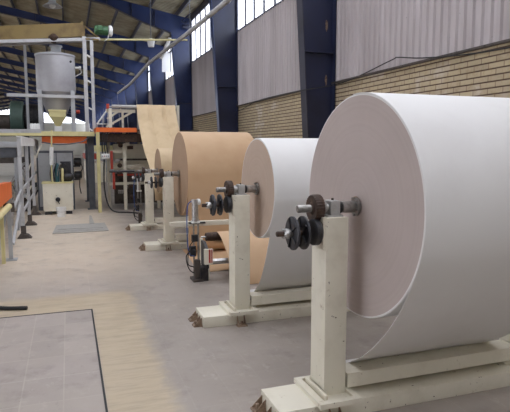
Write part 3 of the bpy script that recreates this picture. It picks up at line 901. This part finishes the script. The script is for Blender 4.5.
# thin yellow pipe right of the conveyor
o = MB().tube([at(84, 39.5, 14.85), at(187, 40, 16.5)], .028, 10).build('thin_pipe', M['pale_yellow'])
tag(o, 'thin cream pipe running from the conveyor towards the blue columns', 'pipe')
def pendant(px, py, Y, s, label, kind):
    p = at(px, py, Y)
    t = thing('pendant_lamp', p, label, 'lamp')
    if kind:
        part('shade', MB().lathe(p, [(.04 * s, .3 * s), (.08 * s, .28 * s), (.12 * s, .12 * s), (.3 * s, 0), (.29 * s, -.01)], n=28, caps=False), M['galv'], t)
        part('bulb', MB().lathe(p, [(.02 * s, .12 * s), (.09 * s, .05 * s), (.1 * s, 0), (.05 * s, -.05 * s), (.01, -.06 * s)], n=20), M['white'], t)
    else:
        part('shade', MB().lathe(p, [(.03, -.12 * s), (.09 * s, -.12 * s), (.12 * s, .06 * s), (.08 * s, .12 * s), (.02, .14 * s)], n=16), M['white'], t)
    part('cord', MB().tube([p + Vector((0, 0, .12 * s)), Vector((p.x, p.y, zroof(p.x) - .1))], .012, 6), M['dark_grey'], t)
pendant(52.5, 6.5, 17.5, .95, 'bell shaped pendant lamp hanging above the yellow conveyor', True)
pendant(151, 43, 16.9, 1.0, 'small white pendant lamp hanging below the thin cream pipe', False)

# blower beside the silo
bl = thing('blower', tuple(at(24, 118, 16)), 'dark green round blower housing on the mezzanine left of the silo', 'blower')
c = at(23, 118, 16.2)
part('volute', MB().lathe(c, [(.1, -.3), (.43, -.3), (.46, -.27), (.46, .0), (.43, .03), (.1, .03)], 'x', 36), M['dark_green'], bl)
part('drum', MB().lathe(c, [(.36, .04), (.38, .06), (.38, .48), (.3, .5), (.1, .5)], 'x', 28), M['black_iron'], bl)
part('base_frame', MB().box(c.x - .25, c.x + .5, c.y - .3, c.y + .3, 1.961, 2.05), M['galv'], bl)
q = at(8, 122, 16.0)
part('motor', MB().lathe(q, [(.15, -.6), (.2, -.57), (.2, .05), (.12, .08)], 'x', 20).box(q.x - .4, q.x, q.y - .1, q.y + .1, 1.96, q.z), M['dust_dark'], bl)
for k in range(3):
    px = 32 + k * 3.2
    a = at(px, 132, 14.6); a.z = 1.96
    o = MB().lathe(a, [(.045, 0), (.045, .2), (.03, .23)], n=12).build('grease_canister', M['white'])
    tag(o, 'small white canister in a row on the mezzanine edge', 'canister', 'white canisters on the mezzanine edge')

# ------------------------------------------------------------------ hydraulic cabinet with pump unit
cb = thing('hydraulic_cabinet', (-.27, 13.7, 0), 'cream hydraulic power cabinet with a black knob, beside the white bucket', 'cabinet')
part('body', MB().box(-.6, .07, 13.4, 14.0, .08, .74, .008), M['cream'], cb)
part('skid', MB().box(-.57, -.42, 13.42, 13.98, 0, .08).box(-.1, .04, 13.42, 13.98, 0, .08), M['black_iron'], cb)
part('knob', MB().lathe((-.27, 13.4, .36), [(.04, -.05), (.055, -.04), (.055, -.02), (.03, 0)], 'y', 16).tube([(-.27, 13.38, .33), (-.24, 13.37, .25)], .012, 6), M['black_iron'], cb)
part('top_plate', MB().box(-.62, .09, 13.38, 14.02, .74, .765), M['pale_yellow'], cb)
pu = thing('pump_unit', (-.27, 13.7, .765), 'dark pump set with teal vessel on top of the cream cabinet', 'pump')
part('manifold', MB().box(-.2, .05, 13.75, 13.95, .765, 1.25, .01), M['black_iron'], pu)
part('vessel', MB().lathe((-.27, 13.62, .765), [(.05, 0), (.05, .38), (.03, .44), (.01, .46)], n=16), M['teal'], pu)
part('vessel', MB().lathe((-.15, 13.58, .765), [(.03, 0), (.03, .3), (.02, .33)], n=12), M['pale_yellow'], pu)
part('pump', MB().lathe((-.12, 13.6, .88), [(.05, 0), (.09, .03), (.09, .18), (.05, .22)], 'x', 16), M['black_iron'], pu)
for k in range(4): part('hose', MB().tube(smooth_line([(-.4 + k * .07, 13.6, .765), (-.42 + k * .08, 13.58, 1.0), (-.36 + k * .09, 13.6, 1.2), (-.2, 13.74, 1.15 - k * .08)]), .016, 8), M['black_rubber'] if k % 2 else M['worn_steel'], pu)
gc = thing('grey_enclosure', (-.2, 14.6, 0), 'grey steel enclosure standing behind the cream cabinet', 'enclosure')
part('body', MB().box(-.75, .12, 14.35, 14.9, 0, 1.5, .008), M['dark_grey'], gc)
part('door', MB().box(-.72, -.3, 14.335, 14.349, .1, 1.45).box(-.28, .09, 14.335, 14.349, .1, 1.45), M['galv'], gc)
part('roof_plate', MB().box(-.78, .15, 14.32, 14.92, 1.5, 1.52), M['galv'], gc)
for k, z in enumerate((1.22, .88)):
    m_ = thing('side_motor', (.17, 14.05, z), ('upper' if k == 0 else 'lower') + ' of two black motors on the side of the grey enclosure', 'motor', 'black motors on the enclosure')
    part('body', MB().lathe((.125, 14.5, z), [(.06, 0), (.1, .02), (.1, .17), (.07, .19)], 'x', 20), M['black_iron'], m_)
    part('foot', MB().box(.121, .28, 14.46, 14.54, z - .13, z - .09), M['black_iron'], m_)
o = MB().tube(smooth_line([(.3, 14.5, 1.2), (.33, 14.45, 1.05), (.27, 14.4, .9), (.25, 14.4, .6), (.28, 14.4, .4)]), .012, 6).build('motor_cable', M['black_rubber'])
tag(o, 'black cable looping down from the two side motors', 'cable')
bk = thing('bucket', (-.2, 12.95, 0), 'white plastic bucket on the floor before the cream cabinet', 'bucket')
part('pail', MB().lathe((-.2, 12.95, 0), [(.085, 0), (.105, .2), (.115, .2), (.115, .22), (.1, .22), (.098, .2), (.08, .01), (.01, .01)], n=24), M['white'], bk)
part('bail_handle', MB().tube(smooth_line([(-.31, 12.95, .2), (-.3, 12.86, .14), (-.2, 12.82, .12), (-.1, 12.86, .14), (-.09, 12.95, .2)]), .004, 6), M['steel'], bk)
# white upright filter in front of the enclosure
o = thing('filter_tube', (at(51, 155, 13.45).x, 13.45, .766), 'white upright filter tube hanging left of the teal vessel', 'filter')
a, b = at(51.5, 165, 13.45), at(51.5, 147, 13.45)
part('housing', MB().tube([a, a + Vector((0, 0, .03)), b], [.03, .045, .045], 14), M['white'], o)
part('pipe', MB().tube([b, at(51.5, 130, 13.45)], .018, 8), M['pale_yellow'], o)
part('pipe', MB().tube([a, Vector((a.x, a.y, .766))], .015, 8), M['pale_yellow'], o)

# ------------------------------------------------------------------ board conveyor on the left
bc = thing('board_conveyor', (-1.6, 8.6, 0), 'inclined grey belt conveyor with bright side rails at the left edge', 'conveyor')
bx0, bx1 = -2.6, -1.05
def P(x, y, z): return Vector((x, y, z))
prof = [(6.2, .64), (8.0, .76), (9.67, .88), (11.07, .99), (12.95, 1.15), (13.9, 1.2)]
def zb(y): return .64 + (y - 6.2) * .0745
part('belt', sheet(bx0, bx1 + .02, prof, .03, 3), M['beltgrey'], bc)
for x in (bx1 + .045,):
    part('side_rail', MB().tube(smooth_line([(x, y, z + .01) for y, z in prof], 4), .028, 10), M['steel'], bc)
    part('side_rail', MB().tube(smooth_line([(x + .03, y, z - .2) for y, z in prof], 4), .024, 10), M['steel'], bc)
part('side_plate', MB().prism([(bx1, y, z - .03) for y, z in prof] + [(bx1, y, z - .26) for y, z in prof[::-1]], (.012, 0, 0)), M['dust_dark'], bc)
k = 0
y = 6.9
while y < 13.6:
    z = zb(y)
    part('idler', MB().lathe((bx1 + .014, y, z - .11), [(.03, 0), (.045, .005), (.045, .05), (.02, .06)], 'x', 14), M['worn_steel'] if k % 2 else M['pale_yellow'], bc)
    y += .42; k += 1
for y in (7.0, 8.6, 10.2, 11.8):
    for x in (bx1 - .1, bx0 + .1):
        part('leg', MB().box(x - .035, x + .035, y - .035, y + .035, 0, zb(y) - .05), M['pale_yellow'] if y < 8 else M['galv'], bc)
    part('brace', MB().bar((bx1 - .08, y + .04, .2), (bx1 - .08, y + 1.4, zb(y) - .2), .04), M['galv'], bc)
part('hood', MB().box(-2.9, -.92, 11.0, 11.5, 1.4, 1.59, .03), M['dark_grey'], bc)
part('hood_cover', MB().box(-2.9, -.9, 10.95, 11.55, 1.592, 1.7, .01), M['galv'], bc)
for y in (11.05, 11.4): part('hood_post', MB().box(-.98, -.94, y, y + .04, 0, 1.4), M['galv'], bc)
for k in range(9):
    y = 9.6 + k * .5
    part('guide_bar', MB().bar((bx1 + .1, y, zb(y) - .02), (bx1 + .13, y + .35, zb(y) - .34 - .03 * (k % 3)), .03), M['steel'] if k % 2 else M['galv'], bc)
for k in range(6):
    y = 9.9 + k * .7
    part('return_roller', MB().lathe((bx1 + .02, y, zb(y) - .5), [(.03, 0), (.045, .01), (.045, .1), (.02, .11)], 'x', 14), M['steel'], bc)
# tall post frame with white header
pf = thing('post_frame', (-.82, 10.9, 0), 'row of tall grey posts with a white header strip beside the belt conveyor', 'frame')
px_ = -.8
PY = [10.1, 11.75, 13.5, 15.7]
for i, y in enumerate(PY):
    part('post', MB().box(px_ - .03, px_ + .03, y - .03, y + .03, .03, 1.76), M['grey_steel'], pf)
for i, y in enumerate(PY[:3]):
    f = MB().prism([(px_ - .1, y - .1, 0), (px_ + .14, y - .1, 0), (px_ + .08, y - .1, .06), (px_ - .04, y - .1, .09)], (0, .2, 0)).box(px_ - .035, px_ + .045, y - .05, y + .05, .06, .22)
    part('foot', f, M['dust_dark'], pf)
part('header', MB().box(px_ + .031, px_ + .043, 10.06, 15.74, 1.62, 1.77).box(px_ - .04, px_ + .043, 10.06, 15.74, 1.77, 1.79), M['white'], pf)
for z in (.45, .85): part('side_rail', MB().bar((px_, 10.13, z), (px_, 15.67, z + .12), .03, .04), M['grey_steel'], pf)
part('stay', MB().bar((px_ - .05, 8.8, .12), (px_ - .02, 10.06, .62), .04).bar((px_ - .05, 8.8, .6), (px_, 10.06, .85), .035), M['grey_steel'], pf)
# pale roller bar on its own gray support in front
rbar = thing('guard_bar', (-.86, 8.2, 0), 'pale cream tubular bar on a single grey post nearest on the left', 'rail')
part('bar', MB().tube([(-.82, 5.8, .765), (-.82, 8.2, .765)], .042, 16), M['pale_yellow'], rbar)
part('post', MB().box(-.845, -.795, 8.13, 8.18, 0, .723).box(-.9, -.74, 8.07, 8.25, 0, .012), M['galv'], rbar)
part('end_plate', MB().box(-.9, -.75, 8.201, 8.22, .68, .81), M['dust_dark'], rbar)
og = thing('orange_guard', (-1.15, 7.9, 0), 'orange box guard on the side of the belt conveyor', 'guard')
part('cover', MB().prism([(-.82, 6.2, .86), (-.82, 8.7, .85), (-.82, 8.7, 1.08), (-.82, 6.2, 1.17)], (-.1, 0, 0)), M['orange'], og)
part('bracket', MB().box(-.915, -.87, 7.9, 7.96, 0, .85), M['pale_yellow'], og)
# overhead duct above belt
o = MB().bar(at(-40, 131, 12.4), at(41, 131, 12.4), .08, .08).build('grey_beam', M['grey_steel'])
tag(o, 'long light grey horizontal rail crossing above the belt conveyor', 'rail'); o.name = 'overhead_rail'
# clutter machinery behind the posts
mc = thing('dosing_machine', (-.95, 14.2, 0), 'dark dusty dosing machine with pipes behind the tall grey posts', 'machine')
part('body', MB().box(-2.6, -.93, 14.3, 15.0, .0, 1.35, .02), M['dust_dark'], mc)
for k in range(16):
    x = rr.uniform(-1.25, -.68); z = rr.uniform(.15, 1.4)
    q = MB()
    if k % 3 == 0: q.tube(smooth_line([(x, 14.1, z), (x + .05, 14.0, z + .15), (x + .12, 14.1, z + .3)]), .02, 8); nm = 'pipe'
    elif k % 3 == 1: q.lathe((x, 14.15, z), [(.03, -.08), (.06, -.06), (.06, 0), (.03, .03)], 'y', 12); nm = 'pulley'
    else: q.box(x - .05, x + .05, 14.05, 14.29, z - .04, z + .06, .008); nm = 'bracket'
    part(nm, q, M[rr.choice(['worn_steel', 'dust_dark', 'cream', 'galv', 'black_iron'])], mc)

# ------------------------------------------------------------------ floor items
dg = thing('drain_cover', (.15, 10.2, 0), 'grey metal drain cover lying on the floor in the aisle', 'drain cover')
part('plate', MB().prism([(-.33, 10.35, .002), (.68, 10.42, .002), (.67, 11.5, .002), (-.28, 11.45, .002)], (0, 0, .014)), M['drain'], dg)
for k in range(2):
    y = 10.55 + k * .24
    part('slot_bar', MB().box(-.25, .6, y, y + .02, .016, .019), M['worn_steel'], dg)
part('lift_plate', MB().prism([(.36, 11.4, .016), (.46, 11.4, .016), (.45, 12.8, .016), (.41, 12.8, .016)], (0, 0, .006)), M['drain'], dg)
o = MB().tube(smooth_line([(-1.2, 5.5, .02), (-.9, 5.62, .05), (-.62, 5.6, .02), (-.44, 5.55, .02)]), .02, 8).build('hose', M['black_rubber'])
o.name = 'floor_hose'; tag(o, 'short piece of dark hose on the floor at the pit edge', 'hose')

# ------------------------------------------------------------------ duct, cable, white panel, wall bits
dp = [at(262, -40, 9.5), at(228, 0, 11.5), at(190, 31.5, 14.5), at(150, 62, 19.5), at(130, 84, 25), at(118, 93, 30)]
dd = thing('air_duct', tuple(dp[2]), 'long pale grey pipe descending along the hall in front of the blue columns', 'pipe')
part('pipe_run', MB().tube(dp, .06, 14), M['grey_steel'], dd)
for i in range(1, 5):
    t_ = (dp[i] - dp[i - 1]).normalized()
    part('joint_ring', MB().tube([dp[i] - t_ * .04, dp[i] + t_ * .04], .07, 14), M['galv'], dd)
part('branch', MB().tube([at(161, 59, 18), at(170, 38, 18)], .06, 10), M['white'], dd)
hg = MB().tube([dp[2], Vector((dp[2].x, dp[2].y, zroof(dp[2].x) - .1))], .008, 6)
part('hanger_rod', hg, M['dark_grey'], dd)
wpY = 24.6
a, b, c, d_ = at(162, 52, 25.8), at(174, 52, 25.8), at(174, 72, 25.8), at(162, 72, 25.8)
w = MB().prism([a, b, c, d_], (0, .01, 0)).build('white_sheet', M['plastic'])
tag(w, 'white plastic sheet hanging before the high windows between blue columns', 'sheet')
cb_pts = [(XR - .08, 16.4, 2.62), (XR - .08, 13.8, 2.72), (XR - .08, 11.9, 2.86), (XR - .08, 10, 2.74)]
o = MB().tube(smooth_line([(4.6, 20.5, 2.55), (4.66, 15.3, 2.6), (4.66, 13.2, 2.78), (4.0, 9.3, 2.62), (4.66, 8.6, 2.74), (4.66, 7.1, 2.9), (4.66, 6.9, 2.92), (4.66, 6.3, 2.82), (4.66, 5.3, 2.72), (4.66, 4.2, 2.68)]), .009, 6).build('wall_cable', M['black_rubber'])
tag(o, 'thin black cable sagging along the top of the brick wall', 'cable')
# rust patches are on the paint of the first column; lamp bracket on the third
br_ = at(184, 24, 20.9)
t = thing('floodlight', tuple(br_), 'small dark blue floodlight bracket on the third blue column', 'floodlight')
part('bracket', MB().bar(br_ + Vector((-.1, 0, .1)), br_ + Vector((.3, 0, .45)), .05).bar(br_ + Vector((-.1, 0, .1)), br_ + Vector((.2, 0, -.05)), .05), M['navy_shaded'], t)
part('arm', MB().box(br_.x + .1, br_.x + .15, br_.y + .026, 21.092, br_.z + .1, br_.z + .15), M['navy_shaded'], t)
part('head', MB().box(br_.x - .1, br_.x + .22, br_.y - .15, br_.y + .05, br_.z - .2, br_.z - .05, .02), M['navy_shaded'], t)

# ------------------------------------------------------------------ far machines down the aisle
fm = thing('far_machine', (1.1, 26, 0), 'distant cream machine with a red top at the end of the aisle', 'machine')
part('body', MB().box(.75, 1.6, 25, 29, 0, .9, .02), M['cream'], fm)
part('top_cover', MB().box(.7, 1.3, 24.9, 29, 1.05, 1.3, .02), M['red'], fm, 'red cover')
part('leg', MB().box(.75, .82, 24.95, 25.0, 0, 1.05), M['cream'], fm)
part('leg', MB().box(1.2, 1.27, 24.95, 25.0, 0, 1.05), M['cream'], fm)
fm = thing('far_line', (2.6, 40, 0), 'long pale machine line standing far down the hall', 'machine')
part('body', MB().box(1.6, 3.4, 34, 60, 0, 1.3, .02), M['galv'], fm)
part('cover', MB().box(1.7, 3.2, 36, 58, 1.3, 1.7, .02), M['pale_yellow'], fm)

# ------------------------------------------------------------------ daylight
w = bpy.data.worlds.new('sky'); scn.world = w
w.use_nodes = True
bg = w.node_tree.nodes['Background']
bg.inputs[0].default_value = (.92, .945, 1.03, 1)
bg.inputs[1].default_value = 7.5
scn.view_settings.view_transform = 'Standard'
scn.view_settings.look = 'None'
scn.view_settings.gamma = 1
scn.view_settings.use_curve_mapping = False
scn.view_settings.exposure = 0.0
scn.cycles.use_denoising = True
scn.cycles.max_bounces = 10
scn.cycles.diffuse_bounces = 6
scn.cycles.transparent_max_bounces = 12
scn.cycles.sample_clamp_indirect = 8
